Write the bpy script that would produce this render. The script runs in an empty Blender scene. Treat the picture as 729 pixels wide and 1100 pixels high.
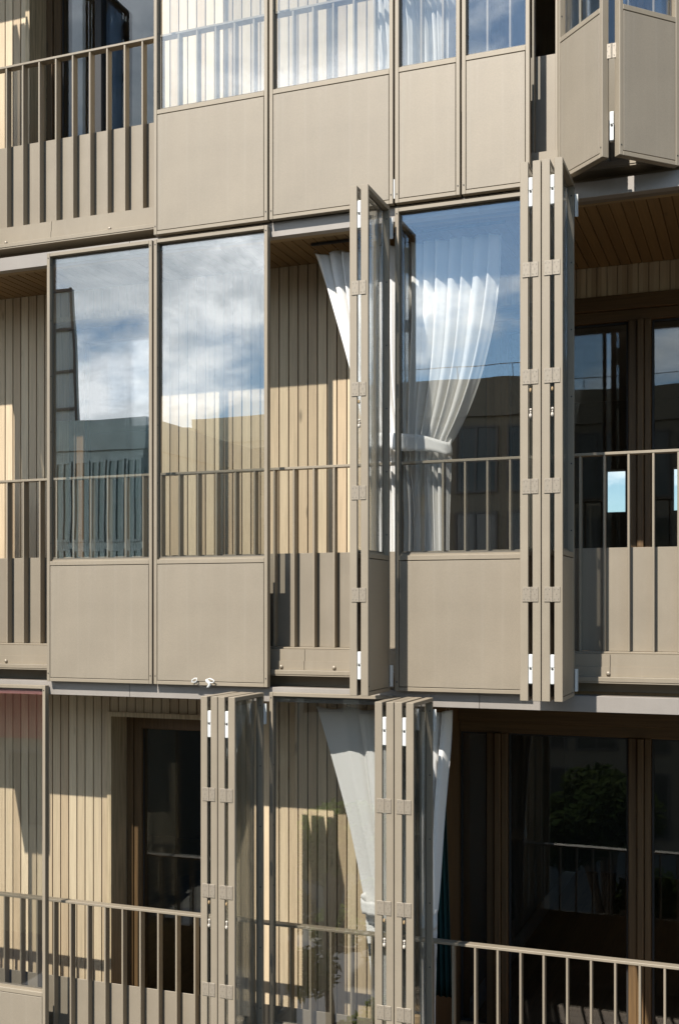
import bpy, math, random
from math import sin, cos, pi, radians as R
from mathutils import Vector, Matrix
random.seed(7)
sc = bpy.context.scene
COL = sc.collection

# ------------------------------------------------------------------ helpers
class MB:
    """collects boxes, cylinders and tubes into one mesh"""
    def __init__(s): s.v = []; s.f = []; s.m = None; s.mi = []; s.cur = 0
    def add(s, vs, fs):
        n = len(s.v)
        if s.m is not None: vs = [tuple(s.m @ Vector(p)) for p in vs]
        s.v += vs; s.f += [tuple(i + n for i in q) for q in fs]; s.mi += [s.cur]*len(fs)
        return s
    def box(s, x0, x1, y0, y1, z0, z1):
        return s.add([(x0,y0,z0),(x1,y0,z0),(x1,y1,z0),(x0,y1,z0),(x0,y0,z1),(x1,y0,z1),(x1,y1,z1),(x0,y1,z1)],
                     [(0,3,2,1),(4,5,6,7),(0,1,5,4),(1,2,6,5),(2,3,7,6),(3,0,4,7)])
    def cbox(s, x0, x1, y0, y1, z0, z1, c=.002):
        """box with chamfered long edges (8 corners each cut)"""
        x0, x1 = min(x0,x1), max(x0,x1)
        pts = []; F = []
        for x, sx in ((x0,1),(x1,-1)):
            for y, sy in ((y0,1),(y1,-1)):
                for z, sz in ((z0,1),(z1,-1)):
                    pts += [(x, y+sy*c, z+sz*c), (x+sx*c, y, z+sz*c), (x+sx*c, y+sy*c, z)]
        I = lambda a,b,d,k: ((a*2+b)*2+d)*3+k
        quad = [(0,0),(1,0),(1,1),(0,1)]
        for a in (0,1): F.append([I(a,p,q,0) for p,q in quad][::(1 if a else -1)])
        for b in (0,1): F.append([I(p,b,q,1) for p,q in quad][::(-1 if b else 1)])
        for d in (0,1): F.append([I(p,q,d,2) for p,q in quad][::(1 if d else -1)])
        for a in (0,1):
            for b in (0,1): F.append([I(a,b,0,0),I(a,b,1,0),I(a,b,1,1),I(a,b,0,1)])
        for a in (0,1):
            for d in (0,1): F.append([I(a,0,d,0),I(a,1,d,0),I(a,1,d,2),I(a,0,d,2)])
        for b in (0,1):
            for d in (0,1): F.append([I(0,b,d,1),I(1,b,d,1),I(1,b,d,2),I(0,b,d,2)])
        for a in (0,1):
            for b in (0,1):
                for d in (0,1): F.append([I(a,b,d,0),I(a,b,d,1),I(a,b,d,2)])
        return s.add(pts, F)
    def cyl(s, p, q, r, n=10, r2=None):
        p, q = Vector(p), Vector(q); d = (q-p).normalized()
        u = d.orthogonal().normalized(); w = d.cross(u); r2 = r if r2 is None else r2
        vs = [tuple(p + r*(cos(2*pi*i/n)*u + sin(2*pi*i/n)*w)) for i in range(n)] + \
             [tuple(q + r2*(cos(2*pi*i/n)*u + sin(2*pi*i/n)*w)) for i in range(n)]
        return s.add(vs, [(i,(i+1)%n,n+(i+1)%n,n+i) for i in range(n)] + [tuple(range(n))[::-1], tuple(range(n,2*n))])
    def ball(s, c, r, sx=1, sy=1, sz=1, nu=12, nv=8):
        vs = []; fs = []
        for j in range(nv+1):
            t = pi*j/nv
            for i in range(nu):
                a = 2*pi*i/nu
                vs.append((c[0]+r*sx*sin(t)*cos(a), c[1]+r*sy*sin(t)*sin(a), c[2]+r*sz*cos(t)))
        for j in range(nv):
            for i in range(nu): fs.append((j*nu+i, j*nu+(i+1)%nu, (j+1)*nu+(i+1)%nu, (j+1)*nu+i))
        return s.add(vs, fs)
    def tube(s, pts, r, n=8, closed=False):
        pts = [Vector(p) for p in pts]; m = len(pts); vs = []; fs = []
        rr = r if isinstance(r, (list, tuple)) else [r]*m
        ref = None
        for k in range(m):
            a = pts[(k-1) % m] if (closed or k) else pts[0]
            b = pts[(k+1) % m] if (closed or k < m-1) else pts[-1]
            d = (b-a).normalized()
            if ref is None: ref = d.orthogonal().normalized()
            ref = (ref - d*ref.dot(d)).normalized(); w = d.cross(ref)
            vs += [tuple(pts[k] + rr[k]*(cos(2*pi*i/n)*ref + sin(2*pi*i/n)*w)) for i in range(n)]
        for k in range(m if closed else m-1):
            k2 = (k+1) % m
            for i in range(n): fs.append((k*n+i, k*n+(i+1)%n, k2*n+(i+1)%n, k2*n+i))
        if not closed: fs += [tuple(range(n))[::-1], tuple(range((m-1)*n, m*n))]
        return s.add(vs, fs)
    def mesh(s, name, mat, smooth=False):
        me = bpy.data.meshes.new(name); me.from_pydata(s.v, [], s.f); me.update()
        for q in (mat if isinstance(mat, (list, tuple)) else [mat]): me.materials.append(q)
        if any(s.mi): me.polygons.foreach_set('material_index', s.mi)
        import bmesh
        b = bmesh.new(); b.from_mesh(me); bmesh.ops.recalc_face_normals(b, faces=b.faces); b.to_mesh(me); b.free()
        if smooth:
            for p in me.polygons: p.use_smooth = True
        return me
    def build(s, name, mat, parent=None, smooth=False, loc=(0,0,0)):
        return link(name, s.mesh(name, mat, smooth), parent, loc)

def link(name, me, parent=None, loc=(0,0,0)):
    o = bpy.data.objects.new(name, me); COL.objects.link(o)
    o.parent = parent; o.location = loc
    return o
def tag(o, label=None, cat=None, group=None, kind=None):
    for k, v in (('label', label), ('category', cat), ('group', group), ('kind', kind)):
        if v: o[k] = v
    return o
def empty(name, loc, rz=0, label=None, cat=None, group=None):
    o = bpy.data.objects.new(name, None); COL.objects.link(o)
    o.location = loc; o.rotation_euler = (0,0,rz); o.empty_display_size = .1
    return tag(o, label, cat, group)

# ------------------------------------------------------------------ materials
def new_mat(name):
    m = bpy.data.materials.new(name); m.use_nodes = True
    nt = m.node_tree
    for n in list(nt.nodes): nt.nodes.remove(n)
    return m, nt, nt.nodes.new('ShaderNodeOutputMaterial')
def N(nt, t, **kw):
    n = nt.nodes.new('ShaderNode'+t)
    for k, v in kw.items():
        if k in n.inputs: n.inputs[k].default_value = v
        else: setattr(n, k, v)
    return n
def mixc(nt, fac, a, b, mode='MIX'):
    n = nt.nodes.new('ShaderNodeMix'); n.data_type = 'RGBA'; n.blend_type = mode
    for sock, val in ((n.inputs[0], fac), (n.inputs[6], a), (n.inputs[7], b)):
        if hasattr(val, 'is_linked'): nt.links.new(val, sock)
        elif isinstance(val, (tuple, list)): sock.default_value = (*val[:3], 1)
        else: sock.default_value = val
    return n.outputs[2]
def ramp(nt, fac, stops):
    n = nt.nodes.new('ShaderNodeValToRGB'); e = n.color_ramp.elements
    while len(e) < len(stops): e.new(.5)
    for i, (p, c) in enumerate(stops):
        e[i].position = p; e[i].color = (c, c, c, 1) if not isinstance(c, tuple) else (*c, 1)
    nt.links.new(fac, n.inputs[0]); return n.outputs[0]
def math_(nt, op, a, b=None):
    n = nt.nodes.new('ShaderNodeMath'); n.operation = op
    for i, v in enumerate((a, b)):
        if v is None: continue
        if hasattr(v, 'is_linked'): nt.links.new(v, n.inputs[i])
        else: n.inputs[i].default_value = v
    return n.outputs[0]

def coat(name, col, rough=.42, metal=.35, grain=.06, wave=.0):
    """powder coated sheet metal: fine speckle, faint smudges, slightly uneven sheet"""
    m, nt, out = new_mat(name); L = nt.links.new
    p = N(nt, 'BsdfPrincipled', Metallic=metal); p.inputs['Specular IOR Level'].default_value = .45; p.inputs['Coat Weight'].default_value = .18; p.inputs['Coat Roughness'].default_value = .36
    tc = N(nt, 'TexCoord').outputs['Object']
    n1 = N(nt, 'TexNoise', Scale=330.0, Detail=2.0); L(tc, n1.inputs['Vector'])
    n2 = N(nt, 'TexNoise', Scale=3.1, Detail=5.0, Roughness=.6); L(tc, n2.inputs['Vector'])
    mp = N(nt, 'Mapping', Scale=(9, 9, .8)); L(tc, mp.inputs[0])
    n3 = N(nt, 'TexNoise', Scale=2.2, Detail=4.0); L(mp.outputs[0], n3.inputs['Vector'])
    lo = tuple(c*(1-grain*2.0) for c in col); hi = tuple(min(1, c*(1+grain*2.0)) for c in col)
    c1 = mixc(nt, n1.outputs[0], lo, hi)
    f2 = ramp(nt, n2.outputs[0], [(.3, .93), (.7, 1.04)])
    f3 = ramp(nt, n3.outputs[0], [(.3, .98), (.65, 1.01)])
    c2 = mixc(nt, 1.0, c1, f2, 'MULTIPLY'); c3 = mixc(nt, 1.0, c2, f3, 'MULTIPLY')
    oi = N(nt, 'ObjectInfo'); rv = ramp(nt, oi.outputs['Random'], [(0., .955), (1., 1.03)])
    c3 = mixc(nt, 1.0, c3, rv, 'MULTIPLY')
    mp5 = N(nt, 'Mapping', Scale=(26, 26, .55)); L(tc, mp5.inputs[0])
    n5 = N(nt, 'TexNoise', Scale=1.3, Detail=3.0); L(mp5.outputs[0], n5.inputs['Vector'])
    c3 = mixc(nt, ramp(nt, n5.outputs[0], [(.56, 0.), (.78, .06)]), c3, (.46, .43, .38))
    L(c3, p.inputs['Base Color'])
    rr = math_(nt, 'ADD', math_(nt, 'MULTIPLY', n2.outputs[0], .16), rough-.08); L(rr, p.inputs['Roughness'])
    b = N(nt, 'Bump', Strength=.12, Distance=.002); L(n1.outputs[0], b.inputs['Height'])
    if wave:
        n4 = N(nt, 'TexNoise', Scale=2.4, Detail=1.0); L(tc, n4.inputs['Vector'])
        b2 = N(nt, 'Bump', Strength=wave, Distance=.02); L(n4.outputs[0], b2.inputs['Height']); L(b.outputs[0], b2.inputs['Normal']); b = b2
    L(b.outputs[0], p.inputs['Normal'])
    L(p.outputs[0], out.inputs[0]); return m

def plain(name, col, rough=.5, metal=0.0, noise=.1, scale=30.0):
    m, nt, out = new_mat(name); L = nt.links.new
    p = N(nt, 'BsdfPrincipled', Roughness=rough, Metallic=metal)
    tc = N(nt, 'TexCoord').outputs['Object']
    n1 = N(nt, 'TexNoise', Scale=scale, Detail=4.0); L(tc, n1.inputs['Vector'])
    c = mixc(nt, n1.outputs[0], tuple(x*(1-noise) for x in col), tuple(min(1, x*(1+noise)) for x in col))
    L(c, p.inputs['Base Color']); L(p.outputs[0], out.inputs[0]); return m

def wood(name, a, b, axis=0, pitch=.073, grain_axis=2, rough=.6, knots=True, vary=1.0, spread=.45):
    """boards: a tone of its own per board (from its position across), streaky grain along it, a few knots"""
    m, nt, out = new_mat(name); L = nt.links.new
    p = N(nt, 'BsdfPrincipled', Roughness=rough)
    tc = N(nt, 'TexCoord').outputs['Object']
    sx = N(nt, 'SeparateXYZ'); L(tc, sx.inputs[0])
    idx = math_(nt, 'FLOOR', math_(nt, 'DIVIDE', sx.outputs[axis], pitch))
    wn = N(nt, 'TexWhiteNoise', noise_dimensions='1D'); L(idx, wn.inputs['W'])
    off = N(nt, 'CombineXYZ'); L(math_(nt, 'MULTIPLY', wn.outputs['Value'], 37.0), off.inputs[grain_axis])
    va = N(nt, 'VectorMath', operation='ADD'); L(tc, va.inputs[0]); L(off.outputs[0], va.inputs[1])
    s = [38, 38, 38]; s[grain_axis] = 1.6
    mp = N(nt, 'Mapping', Scale=tuple(s)); L(va.outputs[0], mp.inputs[0])
    g = N(nt, 'TexNoise', Scale=1.6, Detail=6.0, Roughness=.62, Distortion=.4); L(mp.outputs[0], g.inputs['Vector'])
    tone = mixc(nt, math_(nt, 'MULTIPLY', wn.outputs['Value'], vary), a, b)
    gf = ramp(nt, g.outputs[0], [(.28, 1-spread), (.62, 1.06)])
    c = mixc(nt, 1.0, tone, gf, 'MULTIPLY')
    if knots:
        s2 = [11, 11, 11]; s2[grain_axis] = 3.0
        mp2 = N(nt, 'Mapping', Scale=tuple(s2)); L(va.outputs[0], mp2.inputs[0])
        vo = N(nt, 'TexVoronoi', Scale=.55); L(mp2.outputs[0], vo.inputs['Vector'])
        k = ramp(nt, vo.outputs['Distance'], [(.03, .45), (.1, 1.0)])
        c = mixc(nt, 1.0, c, k, 'MULTIPLY')
    L(c, p.inputs['Base Color'])
    bp = N(nt, 'Bump', Strength=.25, Distance=.002); L(g.outputs[0], bp.inputs['Height']); L(bp.outputs[0], p.inputs['Normal'])
    L(p.outputs[0], out.inputs[0]); return m

def glass(name, refl=.12, tint=(.93, .96, .945), wavy=.02):
    """coated pane: mirror-like reflection over clear transmission, slightly uneven"""
    m, nt, out = new_mat(name); L = nt.links.new
    tc = N(nt, 'TexCoord').outputs['Object']
    n = N(nt, 'TexNoise', Scale=1.7, Detail=1.0); L(tc, n.inputs['Vector'])
    b = N(nt, 'Bump', Strength=wavy, Distance=.05); L(n.outputs[0], b.inputs['Height'])
    gl = N(nt, 'BsdfGlossy', Roughness=0.0); gl.inputs['Color'].default_value = (.95, .98, 1, 1); L(b.outputs[0], gl.inputs['Normal'])
    tr = N(nt, 'BsdfTransparent'); tr.inputs['Color'].default_value = (*tint, 1)
    lw = N(nt, 'LayerWeight', Blend=.5)
    sch = math_(nt, 'MULTIPLY', math_(nt, 'POWER', lw.outputs['Facing'], 5.0), .9)
    fac = math_(nt, 'MINIMUM', math_(nt, 'ADD', sch, refl + .04), 1.0)
    mx = N(nt, 'MixShader'); L(fac, mx.inputs[0]); L(tr.outputs[0], mx.inputs[1]); L(gl.outputs[0], mx.inputs[2])
    L(mx.outputs[0], out.inputs[0]); return m

def cloth(name, col, trans=.25):
    m, nt, out = new_mat(name); L = nt.links.new
    tc = N(nt, 'TexCoord').outputs['Object']
    w1 = N(nt, 'TexNoise', Scale=140.0, Detail=3.0); L(tc, w1.inputs['Vector'])
    c = mixc(nt, w1.outputs[0], tuple(x*.9 for x in col), tuple(min(1, x*1.06) for x in col))
    d = N(nt, 'BsdfDiffuse'); L(c, d.inputs[0])
    t = N(nt, 'BsdfTranslucent'); L(c, t.inputs[0])
    b = N(nt, 'Bump', Strength=.2, Distance=.002); L(w1.outputs[0], b.inputs['Height']); L(b.outputs[0], d.inputs['Normal'])
    mx = N(nt, 'MixShader'); mx.inputs[0].default_value = trans
    L(d.outputs[0], mx.inputs[1]); L(t.outputs[0], mx.inputs[2]); L(mx.outputs[0], out.inputs[0]); return m

BR = (.262, .218, .157)
M = dict(
    bronze=coat('bronze_coat', BR, .55, .1, .05, .05),
    bronze_panel=coat('bronze_panel_coat', (.252, .212, .156), .52, .10, .12, .08),
    bronze_rail=coat('bronze_rail_coat', BR, .50, .1, .05),
    bronze_dark=coat('bronze_dark_coat', (.20, .17, .13), .5, .1, .05),  # darker bronze tone for the hinge screws and the lintel backing
    lintel=coat('lintel_coat', (.285, .255, .222), .5, .1, .05, .05),
    gasket=plain('black_gasket', (.02, .02, .02), .6),
    bead=plain('glazing_bead', (.16, .14, .11), .4, .3),
    steel=plain('hinge_steel', (.30, .255, .195), .42, .3, .25, 160.),
    white=plain('white_plastic', (.60, .60, .57), .4, 0, .03),
    cream=plain('cream_plastic', (.52, .46, .38), .45, 0, .05),
    hole=plain('dark_hole', (.03, .028, .025), .7),
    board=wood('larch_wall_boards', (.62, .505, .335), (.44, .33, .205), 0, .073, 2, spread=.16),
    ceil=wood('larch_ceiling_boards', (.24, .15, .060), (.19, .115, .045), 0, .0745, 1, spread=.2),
    trim=wood('larch_trim', (.34, .24, .12), (.30, .20, .10), 2, .5, 0),
    reveal=wood('larch_reveal', (.56, .44, .27), (.48, .37, .22), 0, .5, 2),
    oak=wood('oiled_oak', (.135, .078, .030), (.115, .064, .024), 0, .4, 2, spread=.4),
    oakh=wood('oiled_oak_beam', (.135, .078, .030), (.115, .064, .024), 2, .4, 0, spread=.4),
    deck=wood('deck_boards', (.36, .24, .14), (.27, .175, .10), 1, .12, 0),
    back=plain('dark_backing', (.06, .032, .014), .8),
    glass=glass('leaf_glass', .13, (.975, .98, .972), .015),
    doorglass=glass('door_glass', .03, (.86, .88, .87), .015),
    curtain=cloth('linen_curtain', (.80, .785, .75), .06),
    teal=cloth('teal_cloth', (.035, .08, .072), .1),
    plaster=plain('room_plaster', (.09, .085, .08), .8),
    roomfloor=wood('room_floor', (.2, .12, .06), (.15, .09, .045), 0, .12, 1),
    concrete=plain('concrete', (.36, .35, .33), .8, 0, .18, 4.),
)

# ------------------------------------------------------------------ the grid of the facade
P, G0 = .8437, -2.124
g = lambda k: G0 + k*P                 # bay lines along the facade
S = 3.0                                # storey height
LY, LT, LH = -.23, .045, 2.969         # outer face of closed leaves, leaf thickness and height
LZ = -.528                             # bottom of a leaf against its storey datum
ZS = {1: -S, 2: 0., 3: S}
WL, WR = .50, 1.47                     # back planes of the shallow and of the deep loggia
XL, XM, XR = -7.19, -2.15, 3.8
CL, CR = 2.397, 2.45

# ------------------------------------------------------------------ folding leaves
SEAM, GB = .799, .838
_leaf = {}
def leaf_meshes(w):
    if w in _leaf: return _leaf[w]
    f = MB(); st = .024
    f.cbox(0, st, 0, LT, 0, LH); f.cbox(w-st, w, 0, LT, 0, LH)
    f.cbox(st+.0003, w-st-.0003, 0.0004, LT, 0, .024); f.cbox(st+.0003, w-st-.0003, .0004, LT, LH-.024, LH)
    f.cbox(st+.0003, w-st-.0003, .0004, LT, SEAM+.003, GB-.006)
    f.box(st+.0003, w-st-.0003, .026, .0372, GB-.0057, GB+.006)                 # stepped sill under the pane
    f.cur = 1; scr = f
    for x in (.012, w-.012):
        for z in (.055, LH-.035): scr.cyl((x, -.0012, z), (x, .004, z), .0048, 8)
    for k in range(6):                                                          # screws inside the glazed reveal
        z = GB + .12 + k*(LH-GB-.2)/5
        for x0, x1 in ((st-.002, st+.0018), (w-st+.002, w-st-.0018)): scr.cyl((x0, .014, z), (x1, .014, z), .0045, 8)
    fr = f.mesh('leaf_frame', [M['bronze'], M['hole']])
    k = MB()
    k.cbox(st+.0035, w-st-.0035, .0012, .012, .0275, SEAM-.0012, .0015)
    k.box(st+.0003, w-st-.0003, .030, .040, .0243, SEAM+.0027)
    kp = k.mesh('kick_panel', M['bronze_panel'])
    p = MB(); p.box(st+.001, w-st-.001, .0375, .0435, GB-.006, LH-.0245)
    gl = p.mesh('glass_pane', M['glass'])
    b = MB(); a, c, d = st+.0004, w-st-.0004, .006                               # bead round the pane
    for y0, y1 in ((.0345, .0372),):
        b.box(a, a+d, y0, y1, GB+.0063, LH-.0245); b.box(c-d, c, y0, y1, GB+.0063, LH-.0245)
        b.box(a+d, c-d, y0, y1, GB+.0063, GB+.015); b.box(a+d, c-d, y0, y1, LH-.0335, LH-.0245)
    bd = b.mesh('glazing_bead', M['bead'])
    _leaf[w] = (fr, kp, gl, bd); return _leaf[w]

def leaf_parts(w, parent, direct):
    """direct: frame is itself a part of the thing; else the frame mesh is the leaf with sub-parts"""
    fr, kp, gl, bd = leaf_meshes(w)
    if direct:
        top = parent; link('frame', fr, top)
    else:
        top = link('leaf', fr, parent)
    link('kick_panel', kp, top); link('glass_pane', gl, top); link('glazing_bead', bd, top)
    return top

PG = 'glazed panels closed across the facade'
def fixed_panel(k, storey, label):
    o = empty('glazed_screen', (g(k)+.0065, LY, ZS[storey]+LZ), 0, label, 'glazed screen', PG)
    leaf_parts(P-.013, o, True); return o
fixed_panel(-2, 3, 'wide closed bronze panel on the upper storey beside the balcony with the dark door')
fixed_panel(-1, 3, 'wide closed bronze panel above the open middle balcony, curtain folds behind its glass')
fixed_panel(-3, 2, 'closed bronze panel whose glass mirrors a teal glazed building and a gridded tower')
fixed_panel(-2, 2, 'closed bronze panel with clouds mirrored and a white clip on its bottom edge')
fixed_panel(0, 2, 'closed bronze panel with a tied white curtain behind its blue sky reflection')
fixed_panel(-4, 1, 'closed bronze panel cut by the photo edge, lower storey left of timber door')
fixed_panel(-1, 1, 'lower closed bronze panel, boards and a white curtain seen through its glass')

NW = .409
HINGE_Z = (.587, 1.181, 1.783, 2.372)
def hinge_mesh(gap):
    h = MB(); w = .040
    for s in (-1, 1):
        x0, x1 = s*.0035, s*(.0035+w)
        h.cbox(min(x0,x1), max(x0,x1), -.0045, .0005, -.041, .041, .0012)
    for i in range(3): h.cyl((0, -.004, -.041+i*.0275), (0, -.004, -.0145+i*.0275), .0052, 8)
    return h
_hm = None
def hinge_meshes():
    global _hm
    if _hm is None:
        h = hinge_mesh(.024); s = h; s.cur = 1
        for sx in (-1, 1):
            for dx, dz in ((.014,.026),(.034,.026),(.024,0),(.014,-.026),(.034,-.026)):
                s.cyl((sx*dx, -.0055, dz), (sx*dx, -.003, dz), .0034, 8)
        h = h.mesh('hinge', [M['steel'], M['bronze_dark']])
        pv = MB(); pv.cbox(-.0112, .0112, .006, .03, -.082, .082, .002); pv.cbox(-.0105, .0105, .0035, .0058, .012, .078, .001)
        pv.cbox(-.0105, .0105, .0035, .0058, -.078, -.004, .001)
        pv.cur = 1; pv.cyl((0, .001, .004), (0, .0058, .004), .006, 10)
        c = MB(); c.ball((0, .004, 0), .0105, .8, 1, 1.25); c.cyl((0, .004, .012), (.001, .006, .03), .005, 8, .004); c.ball((.001, .004, .033), .0075)
        c.cyl((0, .006, .02), (0, .03, .02), .004, 8)
        c2 = MB(); c2.ball((0, .004, 0), .008, .8, 1, 1.6)
        _hm = (h, pv.mesh('pivot_bracket', [M['white'], M['hole']]), c.mesh('catch_knob', M['cream'], True), c2.mesh('catch_pin', M['trim'], True))
    return _hm
def put_hinges(parent, x, y, rz=0, pivots=True, catch=True):
    h, pv, c, c2 = hinge_meshes()
    for z in HINGE_Z:
        o = link('hinge', h, parent, (x, y, z)); o.rotation_euler.z = rz
    if pivots:
        for z in (2.80, .175):
            o = link('pivot_bracket', pv, parent, (x, y, z)); o.rotation_euler.z = rz
    if catch:
        o = link('catch_knob', c, parent, (x, y, 1.57)); o.rotation_euler.z = rz
        o = link('catch_knob', c2, parent, (x, y, 1.71)); o.rotation_euler.z = rz

YF = LY - .44                                   # front edge plane of a folded stack
FG = 'folded stacks of bronze leaves'
def stack(x0, n, storey, label, wob=0.0):
    """n leaves folded square to the facade, first left side at x0; hinge plates bridge leaves 1|2 and 3|4 at the front"""
    o = empty('folding_screen', (x0, YF, ZS[storey]+LZ), wob, label, 'folding screen', FG)
    x = 0.0; xs = []
    for i in range(n):
        out_right = i % 2 == 1
        lf = leaf_parts(NW, o, False)
        if out_right: lf.location = (x+LT, 0, 0); lf.rotation_euler.z = R(90)
        else: lf.location = (x, NW, 0); lf.rotation_euler.z = R(-90)
        x += LT
        if i % 2 == 0: xs.append(x+.012); x += .024
        else: x += .0055
    for c in xs: put_hinges(o, c, 0)
    b = MB(); xe = x - .0055                     # white butt hinge where the stack is hung on its jamb
    b.cbox(.004, .022, -.012, -.006, 0, .13, .001); b.cyl((.008, -.014, 0), (.008, -.014, .13), .006, 8)
    for z in (.03, LH-.20): b.build('jamb_hinge', M['white'], o, loc=(xe, NW, z))
    return o
stack(-1.2535, 4, 2, 'stack of four folded bronze leaves on the middle storey beside dark timber glazing')
stack(-2.2525, 2, 2, 'pair of folded bronze leaves between the open middle balcony and the tied curtain')
stack(-3.2235, 4, 1, 'stack of four folded bronze leaves on the lower storey right of the recessed timber door', R(-1.2))
stack(-5.66, 4, 3, 'stack of four folded bronze leaves on the upper storey left of the dark door')
stack(-5.64, 4, 2, 'stack of four folded bronze leaves on the middle storey beyond the leftmost pane')
stack(-2.0985, 4, 1, 'stack of four folded bronze leaves hiding the middle of the lower white curtain')

# two narrow leaves closed flat on the upper storey
o = empty('folding_screen', (g(0)+.0065, LY, ZS[3]+LZ), 0, 'two narrow leaves closed flat on the upper storey beside the half-open pair', 'folding screen')
nw2 = (P-.013-.012)/2
for i in range(2):
    lf = leaf_parts(nw2, o, False); lf.location = (i*(nw2+.012), 0, 0)
b = MB()
b.cbox(-.0105, -.0025, .004, .012, 0, .12, .001)
for z in (.03, LH-.2): b.build('jamb_hinge', M['white'], o, loc=(0, 0, z))
# half-open pair standing out as a V
xe, xs_ = g(2)-.004, -1.124
ang = R(44)
o = empty('folding_screen', (xs_, LY, ZS[3]+LZ), 0, 'half-open pair of bronze leaves standing out in a V, upper storey', 'folding screen')
lf = leaf_parts(nw2, o, False); lf.rotation_euler.z = -ang
lf2 = leaf_parts(nw2, o, False); lf2.rotation_euler.z = ang
lf2.location = (xe-xs_-nw2*cos(ang), -nw2*sin(ang), 0)
put_hinges(o, (xe-xs_)/2, -nw2*sin(ang)+.028, 0, True, False)

# ------------------------------------------------------------------ balcony railings
RG = 'bronze balcony railings with flat bars'
def railing(x0, x1, storey, label, phase):
    z = ZS[storey]
    o = empty('balcony_railing', ((x0+x1)/2, 0, z-.275), 0, label, 'railing', RG)
    cx = (x0+x1)/2; zb = .275
    r = MB(); r.cbox(x0-cx, x1-cx, -.048, .012, .888+zb, .905+zb, .002); r.build('handrail', M['bronze_rail'], o)
    bar = MB().cbox(-.0065, .0065, -.046, .010, 0.001, .8878+zb, .0015).mesh('baluster', M['bronze_rail'])
    x = phase
    while x > x0+.02: x -= P/6
    while x < x1-.02:
        if x > x0+.02: link('baluster', bar, o, (x-cx, 0, 0))
        x += P/6
    k = MB(); k.cbox(x0-cx, x1-cx, .0125, .018, .001, .342+zb, .0015); k.build('kick_board', M['bronze_panel'], o)
    e = MB(); e.cbox(x0-cx, x1-cx, -.062, .030, -.0105, .0, .0015); e.build('bottom_rail', M['bronze_rail'], o)
    return o
railing(XL, XM-.005, 3, 'upper storey bronze railing in front of the dark door at the photo top left', -3.86)
railing(XM+.005, XR, 3, 'upper storey bronze railing glimpsed in the slit beside the half-open pair', -1.02)
railing(XL, XM-.005, 2, 'middle storey bronze railing in front of the pale board wall', -2.87)
railing(XM+.005, XR, 2, 'middle storey bronze railing before the dark timber glazing and the tied curtain', -.88)
railing(XL, XM-.005, 1, 'lower storey bronze railing in front of the recessed timber door', -4.44)
railing(XM+.005, XR, 1, 'lower storey bronze railing with open bars before the dark timber glazing', -1.66)

# ------------------------------------------------------------------ the building
B = empty('apartment_building', (-1.7, 1.0, -9.2), 0, 'bronze clad apartment building with timber lined loggias behind folding glazed leaves', 'building')
def bpart(mb, name, mat, parent=None, smooth=False):
    o = mb.build(name, mat, None, smooth)
    o.parent = B
    o.matrix_parent_inverse = Matrix.Translation((1.7, -1.0, 9.2))
    return o
def sub(mb, name, mat, par, smooth=False):
    """sub-part written in world coordinates under a part whose origin is the world's"""
    return mb.build(name, mat, par, smooth)

XB0, XB1 = -10.5, 6.0
for st in (1, 2, 3, 4):
    z = (st-2)*S
    # slab and edge metalwork
    m = MB(); m.box(XB0, XB1, .012, 7.5, z-.510, z-.32); bpart(m, 'floor_slab', M['concrete'])
    m = MB(); m.box(XB0, XB1, 0.0, .0115, z-.53, z-.4485); bpart(m, 'slab_edge', M['bronze'])
    joints = [-.838 + 1.932*k for k in range(-5, 4)]
    fa = MB(); ed = [XB0] + joints + [XB1]
    for a, b in zip(ed, ed[1:]):
        fa.box(a+.0018, b-.0018, -.098, -.088, z-.362, z-.2865); fa.box(a+.0018, b-.0018, -.106, -.088, z-.419, z-.3622)
    fa.box(XB0, XB1, -.085, .030, z-.419, z-.2865)
    f = bpart(fa, 'fascia', M['bronze'])

    for x in [-2.93+.43*k for k in (-12, -9, -7, -5, -3, 0)] + [-2.563, -.848, .02, .9]:
        bo = MB(); bo.ball((0, -.004, 0), .0125, 1, .8, 1); bo.cyl((0, .001, 0), (0, -.004, 0), .010, 10); bo.build('bolt', M['steel'], f, True, (x, -.107, z-.400))
    m = MB(); m.cbox(XB0, XB1, -.150, .010, z-.448, z-.4195, .0025); m.box(XB0, XB1, -.146, -.02, z-.456, z-.4485); bpart(m, 'ledge', M['bronze_rail'])
    m = MB(); ed2 = [XB0, -4.02, -1.6, .9, XB1]
    for a, b in zip(ed2, ed2[1:]): m.cbox(a+.001, b-.001, -.178, -.118, z-.624, z-.5305, .002)
    bpart(m, 'lintel', M['lintel'])
    m = MB(); m.box(XB0, XB1, -.1175, .0, z-.60, z-.5305); bpart(m, 'lintel_backing', M['bronze_dark'])
    if st == 4: continue
for st in (0, 1, 2, 3):      # ceilings and decks, per storey
    z = (st-2)*S
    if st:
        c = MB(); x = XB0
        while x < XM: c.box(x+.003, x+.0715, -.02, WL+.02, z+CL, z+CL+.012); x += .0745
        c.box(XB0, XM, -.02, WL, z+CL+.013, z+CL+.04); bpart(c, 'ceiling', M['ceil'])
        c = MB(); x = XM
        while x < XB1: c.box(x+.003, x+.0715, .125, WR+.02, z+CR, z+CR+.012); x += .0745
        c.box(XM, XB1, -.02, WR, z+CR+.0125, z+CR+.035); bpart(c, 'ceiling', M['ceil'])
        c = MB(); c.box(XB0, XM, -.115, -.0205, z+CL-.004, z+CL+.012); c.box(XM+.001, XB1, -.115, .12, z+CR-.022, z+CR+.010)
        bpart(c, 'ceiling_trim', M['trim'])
    d = MB(); y = .04
    while y < WR: d.box(XB0, XB1, y, y+.112, z-.318, z-.296); y += .12
    bpart(d, 'deck', M['deck'])

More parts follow.
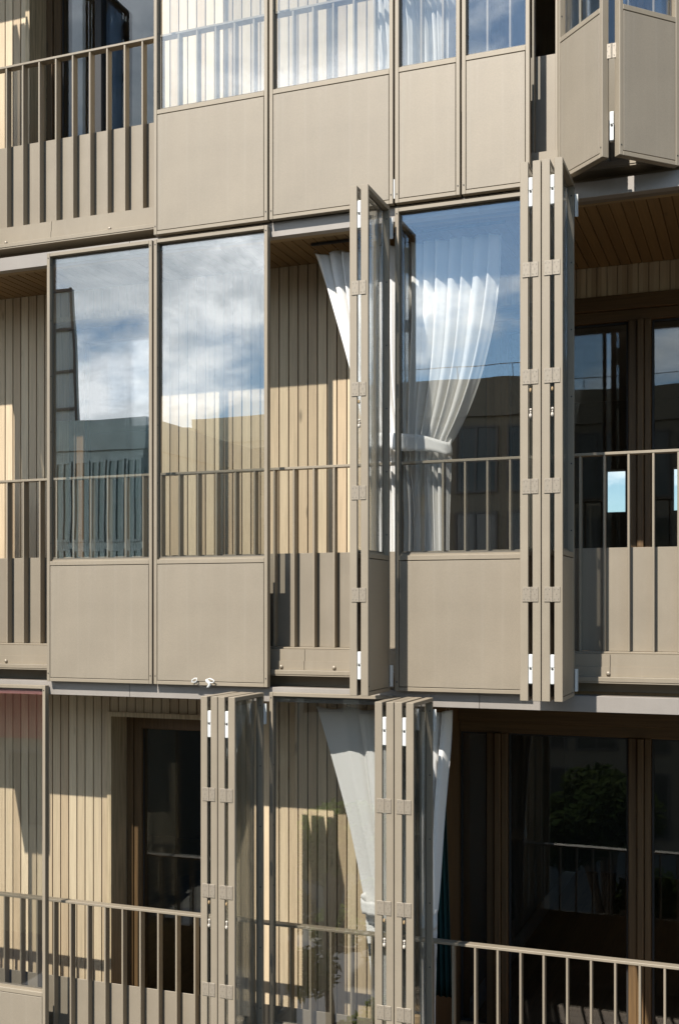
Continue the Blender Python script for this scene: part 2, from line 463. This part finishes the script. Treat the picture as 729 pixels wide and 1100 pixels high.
def board_wall(x0, x1, z0, z1):
    m = MB(); n0 = math.floor(x0/.073); 
    for i in range(n0, math.ceil(x1/.073)):
        a, b = max(x0, i*.073+.0045), min(x1, (i+1)*.073-.0045)
        if b > a+.004: m.box(a, b, WL, WL+.016, z0, z1)
    bk = MB(); bk.box(x0, x1, WL+.0165, WL+.14, z0, z1)
    o = bpart(m, 'board_wall', M['board']); sub(bk, 'wall_backing', M['back'], o)
for st, (dx0, dx1, dz) in {1: (-4.61, -3.42, 2.20), 2: (-5.13, -4.17, 2.20), 3: (-5.34, -4.17, 2.20)}.items():
    z = ZS[st]; zb, zt = z-.295, z+CL-.001
    if dx0 is None: board_wall(XB0, XM-.02, zb, zt); continue
    board_wall(XB0, dx0, zb, zt); board_wall(dx1, XM-.02, zb, zt); board_wall(dx0, dx1, z+dz, zt)
    # recessed timber door
    t = .036; YD = WL+.25
    m = MB()
    m.box(dx0, dx0+t, WL-.025, YD, zb, z+dz-t); m.box(dx1-t, dx1, WL-.025, YD, zb, z+dz-t)
    m.box(dx0, dx1, WL-.025, YD, z+dz-t+.0005, z+dz); bpart(m, 'door_surround', M['reveal'])
    a, b, zt2 = dx0+t, dx1-t, z+dz-t
    m = MB(); w = .125
    m.cbox(a+.002, a+w*.45, YD-.06, YD+.06, zb, zt2, .004); m.cbox(a+w*.45+.003, a+w, YD-.045, YD+.05, zb, zt2, .004)
    m.cbox(b-w, b-.002, YD-.05, YD+.06, zb, zt2, .004)
    m.cbox(a+w+.001, b-w-.001, YD-.045, YD+.05, zt2-.11, zt2, .004); m.cbox(a+w+.001, b-w-.001, YD-.045, YD+.05, zb, zb+.12, .004)
    dr = bpart(m, 'timber_door', M['oak'])
    if st == 3:
        m = MB(); m.cbox(a+.44, a+.50, YD-.05, YD+.03, zb+.121, zt2-.111, .003); sub(m, 'stile', M['gasket'], dr)
    m = MB(); m.box(a+w, b-w, YD-.012, YD+.012, zb+.12, zt2-.11); sub(m, 'glass_pane', M['doorglass'], dr)
    m = MB()
    for xx in (a+w+.0005, b-w-.0085): m.box(xx, xx+.008, YD-.02, YD-.0125, zb+.1205, zt2-.1105)
    sub(m, 'gasket', M['gasket'], dr)

# deep loggia: timber glazing with posts and a beam
for st in (1, 2, 3):
    z = ZS[st]; zb = z-.295
    m = MB(); x = XM
    while x < XB1: m.box(x+.003, x+.070, WR, WR+.014, z+2.23, z+CR-.001); x += .073
    m.box(XM, XB1, WR+.0145, WR+.12, z+2.2, z+CR+.02)
    bpart(m, 'board_band', M['board'])
    m = MB(); m.cbox(XM, XB1, WR-.03, WR+.14, z+2.125, z+2.229, .004); m.cbox(XM, XB1, WR+.0, WR+.13, z+2.045, z+2.1245, .004); bpart(m, 'timber_beam', M['oakh'])
    for px in (-1.94, -.905, .15, 1.2, 2.25):
        m = MB()
        m.cbox(px, px+.060, WR-.01, WR+.11, zb+.14, z+2.0445, .004); m.cbox(px+.064, px+.108, WR-.04, WR+.10, zb+.14, z+2.0445, .004)
        m.cbox(px+.111, px+.155, WR-.005, WR+.10, zb+.14, z+2.0445, .004); bpart(m, 'timber_post', M['oak'])
    m = MB(); m.cbox(XM, XB1, WR-.06, WR+.11, zb+.02, zb+.075, .004); m.cbox(XM, XB1, WR+.0, WR+.10, zb+.0755, zb+.1395, .004); bpart(m, 'door_sill', M['trim'])
    px0 = XM
    for px in (-1.94, -.905, .15, 1.2, 2.25):
        m = MB(); m.box(px0+.003, px-.003, WR+.045, WR+.065, zb+.14, z+2.0445); o = bpart(m, 'glazed_door', M['doorglass'])
        m = MB()
        for xx in (px0+.003, px-.018): m.box(xx, xx+.015, WR+.036, WR+.0445, zb+.1405, z+2.044)
        m.box(px0+.0182, px-.0182, WR+.036, WR+.0445, z+2.029, z+2.044); m.box(px0+.0182, px-.0182, WR+.036, WR+.0445, zb+.1405, zb+.16)
        sub(m, 'gasket', M['gasket'], o)
        px0 = px+.158
    # cheek wall between shallow and deep loggia, rooms behind
    m = MB(); m.box(XM-.018, XM-.002, -.0, WR+.02, zb, z+CL-.002); m.box(XM-.14, XM-.0185, WL+.15, WR+.4, zb, z+CL); bpart(m, 'cheek_wall', M['oak'])
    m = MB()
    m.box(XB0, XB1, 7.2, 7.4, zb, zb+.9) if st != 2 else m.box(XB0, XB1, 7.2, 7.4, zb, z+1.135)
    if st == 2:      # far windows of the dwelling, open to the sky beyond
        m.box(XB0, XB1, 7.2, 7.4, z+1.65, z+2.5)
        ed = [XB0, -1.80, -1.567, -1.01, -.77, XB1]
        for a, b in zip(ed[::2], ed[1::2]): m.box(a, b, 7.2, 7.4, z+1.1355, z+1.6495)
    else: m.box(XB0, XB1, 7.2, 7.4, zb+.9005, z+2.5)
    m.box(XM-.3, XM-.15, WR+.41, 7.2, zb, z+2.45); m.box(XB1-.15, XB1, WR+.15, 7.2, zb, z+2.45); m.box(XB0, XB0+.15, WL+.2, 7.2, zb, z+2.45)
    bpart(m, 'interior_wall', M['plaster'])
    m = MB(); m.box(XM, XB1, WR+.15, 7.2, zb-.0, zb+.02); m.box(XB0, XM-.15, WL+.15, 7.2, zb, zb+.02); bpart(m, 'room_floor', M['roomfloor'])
# ground storey and outer walls of the block
m = MB(); m.box(XB0-.1, XB1+.1, .2, 7.6, -9.2, -3.56); m.box(XB0-.12, XB0-.005, -.1, 7.6, -3.55, 6.5); m.box(XB1+.005, XB1+.12, -.1, 7.6, -3.55, 6.5)
bpart(m, 'outer_wall', M['concrete'])
m = MB(); m.box(XB0-.2, XB1+.2, -.2, 7.7, 5.69, 6.3); bpart(m, 'roof', M['bronze'])

# ------------------------------------------------------------------ curtains
def curtain(storey, xl, xr, xc, zt, label, tie_w=.27, q_l=.87, q_r=2.6, y0=.10, folds=15, soft=0.):
    z = ZS[storey]; zt_, zk, zb = 2.335, 1.03, -.22
    o = empty('curtain', (xc, y0, z+zb), 0, label, 'curtain', 'white linen curtains tied back in the loggias')
    rnd = random.Random(storey*11)
    nu, nv = 260, 90
    ph = [rnd.uniform(-.5, .5) for _ in range(folds+2)]; am = [rnd.uniform(.6, 1.25) for _ in range(folds+2)]
    def fold(u):
        t = u*folds; i = int(t); f = t-i; f = f*f*(3-2*f)
        p = ph[i]*(1-f)+ph[i+1]*f; a = am[i]*(1-f)+am[i+1]*f
        sn = 2*abs(sin(pi*t + p*.8))**.75 - 1.2; return sn + .10*sin(5*pi*t+p*3), cos(2*pi*t+p), a
    vs = []; fs = []
    for j in range(nv+1):
        v = j/nv; zz = zt_ + (zb-zt_)*v
        for i in range(nu+1):
            u = i/nu; sn, cs, a = fold(u**(1+.75*soft)); a *= 1 - soft*(1-min(1, u*1.6))*.75
            xt = xl + (xr-xl)*u; kx = xc - tie_w + 2*tie_w*u
            if zz >= zk:
                s = (zt_-zz)/(zt_-zk); q = q_l*(1-u)+q_r*u
                w = 1 - s**q
                X = kx + (xt-kx)*w
                amp = .024*(1-s) + .034*s*(1-s)*2 + .036*s
                bulk = .06*s*cos((u-.5)*pi)
            else:
                s = (zk-zz)/(zk-zb); e = min(1, s*2.2); e = e*e*(3-2*e)
                bx = xc + .02 + (u-.5)*2*tie_w*.93
                X = kx + (bx-kx)*e
                amp = .036 - .006*e
                bulk = .05*(1-e)*cos((u-.5)*pi) + .02*sin(s*3)*e
            Y = - amp*a*sn - bulk*.6
            X += .010*a*cs*(1 if zz > zk else .6) + .006*sin(zz*5+u*9)
            Z = zz - zb - (.02*abs(sin(u*folds/2*pi)) if j == 0 else 0) + (.012*sin(u*40) if j == nv else 0)
            vs.append((X-xc, Y, Z))
    for j in range(nv):
        for i in range(nu): a = j*(nu+1)+i; fs.append((a, a+1, a+nu+2, a+nu+1))
    mb = MB(); mb.v = vs; mb.f = fs
    c = mb.build('cloth', M['curtain'], o, True)
    md = c.modifiers.new('thickness', 'SOLIDIFY'); md.thickness = .0016
    # band round the gathered cloth
    n = 48; bv = []; bf = []
    for j in range(5):
        for i in range(n):
            a = 2*pi*i/n; rx, ry = tie_w+.018 + .006*sin(a*7+j*1.3), .098 + .010*sin(a*13+j*.6) + .006*sin(a*29)
            bv.append((rx*cos(a), -.03+ry*sin(a), zk-zb-.05+.024*j*(1+.15*sin(a*3)) - .035*cos(a)+.006*sin(a*5)))
    for j in range(4):
        for i in range(n): bf.append((j*n+i, j*n+(i+1)%n, (j+1)*n+(i+1)%n, (j+1)*n+i))
    mb = MB(); mb.v = bv; mb.f = bf
    t = mb.build('tie_band', M['curtain'], o, True); md = t.modifiers.new('thickness', 'SOLIDIFY'); md.thickness = .003
    k = MB()
    hm = MB().tube([(.011*cos(a), 0, .011*sin(a)) for a in [2*pi*i/12 for i in range(12)]], .0025, 6, True).mesh('curtain_hook', M['steel'], True)
    for i in range(9):
        link('curtain_hook', hm, o, (xl-xc+.01+(xr-xl-.02)*i/8, -.004, zt_-zb+.004))
    return o
curtain(2, -2.78, -1.545, -2.13, 0, 'white curtain gathered by a band behind the blue mirrored pane on the middle storey')
curtain(1, -2.77, -1.86, -2.19, 0, 'white curtain on the lower storey half hidden by the stack left of the dark glazing', q_r=1.3, tie_w=.23, folds=8, soft=1.)
curtain(3, -2.62, -1.55, -2.10, 0, 'white curtain behind the upper storey panes, mostly lost in sky reflection')
for st, lab in ((2, 'dark curtain rail under the middle storey ceiling'), (1, 'dark curtain rail under the lower storey ceiling'), (3, 'dark curtain rail under the upper storey ceiling')):
    m = MB(); m.cbox(-2.80, -1.50, .076, .094, ZS[st]+2.378, ZS[st]+2.3945, .002)
    tag(m.build('curtain_rail', M['gasket']), lab, 'curtain rail', 'curtain rails')

# teal cloth hanging inside the lower deep loggia door
mb = MB(); nu, nv = 40, 12; vs = []; fs = []
for j in range(nv+1):
    for i in range(nu+1):
        u, v = i/nu, j/nv
        vs.append((u*.10*(1+.5*v), .012*sin(u*24+.4*v)+.005*sin(u*50), 1.5*(1-v)))
for j in range(nv):
    for i in range(nu): a = j*(nu+1)+i; fs.append((a, a+1, a+nu+2, a+nu+1))
mb.v, mb.f = vs, fs
o = mb.build('curtain', M['teal'], None, True, (-2.10, .52, -S+.36)); md = o.modifiers.new('thickness', 'SOLIDIFY'); md.thickness = .002
tag(o, 'narrow teal curtain behind the white one on the lower storey', 'curtain')

# ------------------------------------------------------------------ white clip caught on the panel edge
def UP(px, py, Y):
    f, s, c = 1209., sin(R(20.6)), cos(R(20.6)); D = 6.83+Y; dx = px-364.5
    den = f*c + dx*s
    return ((-f*s + dx*c)*D/den, Y, (650-py)*D/den)
o0 = Vector(UP(217, 734, -.245))
def loc(pts, y=-.25): return [tuple(Vector(UP(a, b, y)) - o0) for a, b in pts]
o = empty('plastic_clip', o0, 0, 'white looped plastic clip with thin cord on the bottom edge of a closed panel', 'clip')
m = MB(); m.tube(loc([(205.8,732.4),(206.5,730.6),(209,728.8),(211.3,728.5),(211.5,730.5),(210.6,732.6),(208.5,733.0)]), .0038, 8, True); m.build('loop', M['white'], o, True)
m = MB(); m.tube(loc([(222.5,729.6),(225.5,728.9),(228.5,730.2),(230.2,731.4),(229,733.2),(226.5,733.4),(224.6,732.0)]), .0038, 8, True); m.build('loop', M['white'], o, True)
m = MB(); m.tube(loc([(221.7,729.8),(222.5,731.6),(224.6,733.5),(225.2,735.5),(224.2,737.4),(222.4,738.6)], -.252), [.007,.011,.011,.010,.009,.004], 10); m.build('hook', M['white'], o, True)
m = MB(); m.tube(loc([(210.6,732.8),(212,735),(215,737),(218.5,738.6),(221,738.4),(223,738.2)], -.25), .0024, 6); m.build('cord', M['hole'], o, True)

# ------------------------------------------------------------------ surroundings (mirrored in the panes)
GZ = -9.2
def sheet(name, x0, x1, y0, y1, z, mat):
    m = MB(); m.add([(x0,y0,z),(x1,y0,z),(x1,y1,z),(x0,y1,z)], [(0,1,2,3)]); return tag(m.build(name, mat), kind='structure')
sheet('ground', -600, 600, -600, 600, GZ, plain('ground_earth', (.16, .15, .12), .9, 0, .3, .3))
sheet('pavement', -60, 50, -14, .19, GZ+.004, plain('paving', (.12, .115, .105), .8, 0, .15, 3.))
sheet('road', -90, 80, -22, -14, GZ+.008, plain('asphalt', (.06, .06, .062), .8, 0, .2, 8.))

mw = dict(
    render=plain('brown_render', (.20, .165, .115), .8, 0, .12, 2.), pale=plain('pale_render', (.58, .50, .36), .8, 0, .1, 2.),
    win=plain('window_pane_dark', (.05, .05, .04), .08, 0, .9, .35), tealpane=plain('teal_pane', (.22, .275, .255), .12, .7, .3, .6), frame=plain('window_frame_grey', (.10, .085, .07), .5),
    tealw=plain('teal_cladding', (.33, .39, .365), .25, .4, .25, 1.2), lattice=plain('white_netting', (.55, .58, .56), .7), dark=plain('dark_cladding', (.10, .085, .075), .6, 0, .2, 1.),
    red=plain('red_sheet', (.30, .065, .045), .85, 0, .25, 5.))
def building(name, x0, x1, yf, depth, top, mat, label, nx, nz, pane='win', zlow=-8.4, step=3.2, ww=.72, wh=.68, par=1.1, rot=0):
    o = empty(name, ((x0+x1)/2, yf, GZ), rot, label, 'building')
    w = x1-x0; H = top-GZ
    m = MB(); m.box(-w/2, w/2, -depth, 0, 0, H-par); m.build('wall', mw[mat], o)
    m = MB(); m.box(-w/2-.15, w/2+.15, -depth-.15, .15, H-par+.001, H); m.build('parapet', mw[mat], o)
    bw = w/nx
    wm = MB(); a = bw*ww/2; h = step*wh
    wm.box(-a, a, .01, .09, 0, .08); wm.box(-a, a, .01, .09, h-.08, h)
    for x in (-a, -.04, a-.08): wm.box(x, x+.08, .011, .088, .081, h-.081)
    wm = wm.mesh('window', mw['frame' if pane == 'win' else 'tealw'])
    pm = MB().box(-a+.07, a-.07, .008, .03, .07, h-.07).mesh('window_pane', mw[pane])
    for j in range(nz):
        zz = H-par-.35-h-step*j
        if zz < .3: break
        for i in range(nx):
            q = link('window', wm, o, (-w/2+bw*(i+.5), 0, zz)); link('window_pane', pm, q)
    return o, w, H
o, w, H = building('office_block', -12.6, 16, -33.6, 14, 8.2, 'render', 'long brown office block across the street mirrored in the glass right of the tied curtain', 15, 5, ww=.82, wh=.78, par=1.3)
m = MB(); m.box(1.6, 5.0, -6, -2.5, H+.001, H+.75); m.box(1.5, 5.1, -6.1, -2.4, H+.751, H+.95); m.build('roof_box', mw['dark'], o)
m = MB(); m.tube([(-w/2, -.5, H+.6), (w/2, -.5, H+.6)], .018, 6)
for i in range(15): m.cyl((-w/2+.02+i*w/14.02, -.5, H), (-w/2+.02+i*w/14.02, -.5, H+.6), .014, 6)
m.build('roof_railing', mw['frame'], o)
o, w, H = building('low_house', -27.5, -24.2, -38.6, 10, 8.0, 'pale', 'pale flat roofed house mirrored above the board wall', 2, 4)
o, w, H = building('tall_house', -24.2, -14.2, -39.4, 10, 8.5, 'pale', 'pale flat roofed house with a tree behind its roof, mirrored in a pane', 4, 4)
o, w, H = building('glazed_hall', -31, -20.6, -28.6, 10, 6.7, 'tealw', 'teal glazed hall mirrored in the left pane', 14, 5, pane='tealpane', ww=.9, wh=.93)
# tower with netted scaffold
o = empty('tower', (-36.2, -43.6, GZ), 0, 'dark tower with a white netted scaffold mirrored at the edge of the left pane', 'tower')
m = MB(); m.add([(-4,-1.2,0),(1.7,-1.2,0),(1.7,0,0),(-4,0,0),(-4,-1.2,25.2),(.2,-1.2,25.2),(.2,0,25.2),(-4,0,25.2)], [(0,3,2,1),(4,5,6,7),(0,1,5,4),(1,2,6,5),(2,3,7,6),(3,0,4,7)]); m.build('shaft', mw['dark'], o)
m = MB(); m.add([(1.75,-.5,0),(3.5,-.5,0),(3.5,-.2,0),(1.75,-.2,0),(.3,-.5,25.8),(2.4,-.5,25.8),(2.4,-.2,25.8),(.3,-.2,25.8)], [(0,3,2,1),(4,5,6,7),(0,1,5,4),(1,2,6,5),(2,3,7,6),(3,0,4,7)]); m.build('netting', mw['lattice'], o)
m = MB()
for k in range(12):
    zz = 25.7-k*2.1; xs = zz/25.8; m.box(1.75-1.45*xs-.02, 3.5-1.1*xs+.05, -.19, -.08, zz-.07, zz+.07)
m.tube([(3.52, -.1, 0), (2.43, -.1, 25.8)], .08, 6); m.tube([(1.7, -.1, 0), (.28, -.1, 25.8)], .08, 6); m.build('scaffold', mw['dark'], o)
o, w, H = building('low_house', -26, -18.3, -20, 8, -2.5, 'render', 'low brown house with a red parapet mirrored in the lower left pane', 4, 2, par=1.2)
[c for c in o.children if c.name.startswith('parapet')][0].data.materials[0] = mw['red']

# trees
def leafmat(name, a, b):
    m, nt, out = new_mat(name); L = nt.links.new
    oi = N(nt, 'TexCoord').outputs['Object']; n = N(nt, 'TexNoise', Scale=1.3, Detail=3.0); L(oi, n.inputs['Vector'])
    c = mixc(nt, ramp(nt, n.outputs[0], [(.35, 0.), (.65, 1.)]), a, b)
    d = N(nt, 'BsdfDiffuse'); t = N(nt, 'BsdfTranslucent'); L(c, d.inputs[0]); L(c, t.inputs[0])
    mx = N(nt, 'MixShader'); mx.inputs[0].default_value = .5; L(d.outputs[0], mx.inputs[1]); L(t.outputs[0], mx.inputs[2]); L(mx.outputs[0], out.inputs[0]); return m
LM = leafmat('tree_leaves', (.06, .10, .02), (.13, .17, .035)); LM3 = leafmat('dark_tree_leaves', (.022, .036, .012), (.045, .058, .018)); LM2 = leafmat('bare_twig_leaves', (.16, .11, .05), (.10, .075, .035)); BK = plain('bark', (.10, .075, .055), .9, 0, .25, 20.)
def tree(x, y, h, r, label, mat, leaves, size, base=.35, flat=.8, seed=1):
    rnd = random.Random(seed)
    o = empty('tree', (x, y, GZ), 0, label, 'tree')
    t = MB(); pts = [(0,0,0), (.05*r, .02*r, h*.25), (0, .06*r, h*.5), (.05*r, 0, h*.85)]; t.tube(pts, [.045*h*.5, .035*h*.5, .025*h*.5, .006*h], 10)
    clumps = []
    for i in range(16):
        a = rnd.uniform(0, 2*pi); rr = r*rnd.uniform(.35, .95); zz = h*(base + (1-base)*rnd.uniform(.1, .92))
        k = 1-abs((zz/h-base)/(1-base)-.45)*.9
        c = Vector((rr*k*cos(a), rr*k*sin(a), zz)); clumps.append((c, r*rnd.uniform(.25, .42)))
        z0 = h*rnd.uniform(.25, .6); t.tube([(0, .03*r, min(z0, zz*.9)), tuple(c*.5 + Vector((0,0,zz*.42))), tuple(c)], [.012*h, .008*h, .003*h], 6)
    t.build('trunk', BK, o, True)
    m = MB(); vs = []; fs = []
    for _ in range(leaves):
        c, cr = rnd.choice(clumps)
        d = Vector((rnd.gauss(0,1), rnd.gauss(0,1), rnd.gauss(0,1))).normalized()*cr*rnd.random()**.4; d.z *= flat
        p = c+d; u = Vector((rnd.gauss(0,1), rnd.gauss(0,1), rnd.gauss(0,.6))).normalized(); w = u.orthogonal().normalized(); s = size*rnd.uniform(.6, 1.3)
        n = len(vs); vs += [tuple(p-u*s), tuple(p+w*s*.5), tuple(p+u*s), tuple(p-w*s*.5)]; fs.append((n, n+1, n+2, n+3))
    m.v, m.f = vs, fs; m.build('crown', mat, o)
tree(-7.7, -13.4, 5.7, 1.6, 'leafy green tree mirrored in the lower pane beside the white curtain', LM, 14000, .085, base=.08, seed=3)
tree(-2.7, -11.2, 6.3, 2.0, 'leafy tree mirrored faintly in the dark lower glazing', LM3, 14000, .10, base=.15, seed=5)
tree(-24.5, -52, 20.2, 3.2, 'bare brown crowned tree mirrored above a roof', LM2, 1500, .22, base=.75, flat=.5, seed=8)

# ------------------------------------------------------------------ sky, sun, camera
EL, AZ = 49.4, 13.2
sun_dir = Vector((-sin(R(AZ))*cos(R(EL)), -cos(R(AZ))*cos(R(EL)), sin(R(EL))))     # towards the sun
w = bpy.data.worlds.new('World'); sc.world = w; w.use_nodes = True
nt = w.node_tree; L = nt.links.new
for n in list(nt.nodes): nt.nodes.remove(n)
out = nt.nodes.new('ShaderNodeOutputWorld'); bg = N(nt, 'Background', Strength=.056)
sky = nt.nodes.new('ShaderNodeTexSky'); sky.sky_type = 'NISHITA'; sky.sun_disc = False
sky.sun_elevation = R(EL); sky.sun_rotation = math.atan2(sun_dir.x, sun_dir.y); sky.air_density = 1.0; sky.dust_density = .3; sky.ozone_density = 4.0
tc = N(nt, 'TexCoord').outputs['Generated']
sx = N(nt, 'SeparateXYZ'); L(tc, sx.inputs[0])
den = math_(nt, 'ADD', math_(nt, 'MAXIMUM', sx.outputs[2], 0.0), .16)
cx = N(nt, 'CombineXYZ'); L(math_(nt, 'DIVIDE', sx.outputs[0], den), cx.inputs[0]); L(math_(nt, 'DIVIDE', sx.outputs[1], den), cx.inputs[1])
mpd = N(nt, 'Mapping', Scale=(1, 1, 2.0)); L(tc, mpd.inputs[0])
n1 = N(nt, 'TexNoise', Scale=3.6, Detail=10.0, Roughness=.56, Distortion=.15); L(mpd.outputs[0], n1.inputs['Vector'])
n2 = N(nt, 'TexNoise', Scale=6.0, Detail=10.0, Roughness=.62, Distortion=.3); L(mpd.outputs[0], n2.inputs['Vector'])
cov = ramp(nt, math_(nt, 'ADD', n1.outputs[0], math_(nt, 'MULTIPLY', math_(nt, 'ADD', sx.outputs[0], .30), -.30)), [(.42, 0.06), (.47, .6), (.52, 1.)])
hz = ramp(nt, sx.outputs[2], [(0.0, 1.), (.06, 1.0), (.36, 1.0), (.48, .6), (.62, .15)])
cov = mixc(nt, 1.0, cov, hz, 'MULTIPLY')
shade = ramp(nt, n2.outputs[0], [(.38, (13.5, 15., 16.3)), (.50, (20.5, 21.6, 22.6)), (.57, (30., 30.6, 31.2))])
skyb = mixc(nt, 1.0, sky.outputs[0], (1.55, 1.75, 1.72), 'MULTIPLY')
L(mixc(nt, cov, skyb, shade), bg.inputs[0]); L(bg.outputs[0], out.inputs[0])

sl = bpy.data.lights.new('sun', 'SUN'); sl.energy = 5.0; sl.angle = R(.53); sl.color = (1, .955, .895)
so = bpy.data.objects.new('sun', sl); COL.objects.link(so); so.rotation_euler = sun_dir.to_track_quat('Z', 'Y').to_euler(); so.location = sun_dir*60

cd = bpy.data.cameras.new('camera'); cam = bpy.data.objects.new('camera', cd); COL.objects.link(cam)
cam.location = (0, -6.83, 0); cam.rotation_euler = (R(90), 0, R(20.6))
cd.sensor_fit = 'VERTICAL'; cd.sensor_height = 36; cd.sensor_width = 24; cd.lens = 1209/1100*36
cd.shift_y = 100/1100; cd.clip_start = .05; cd.clip_end = 3000
sc.camera = cam
sc.view_settings.view_transform = 'Standard'; sc.view_settings.look = 'None'; sc.view_settings.gamma = 1
sc.view_settings.exposure = .68
sc.render.engine = 'CYCLES'
cy = sc.cycles; cy.max_bounces = 10; cy.transparent_max_bounces = 24; cy.glossy_bounces = 5; cy.diffuse_bounces = 4; cy.transmission_bounces = 6
cy.use_denoising = True; cy.caustics_reflective = False; cy.caustics_refractive = False; cy.sample_clamp_indirect = 6
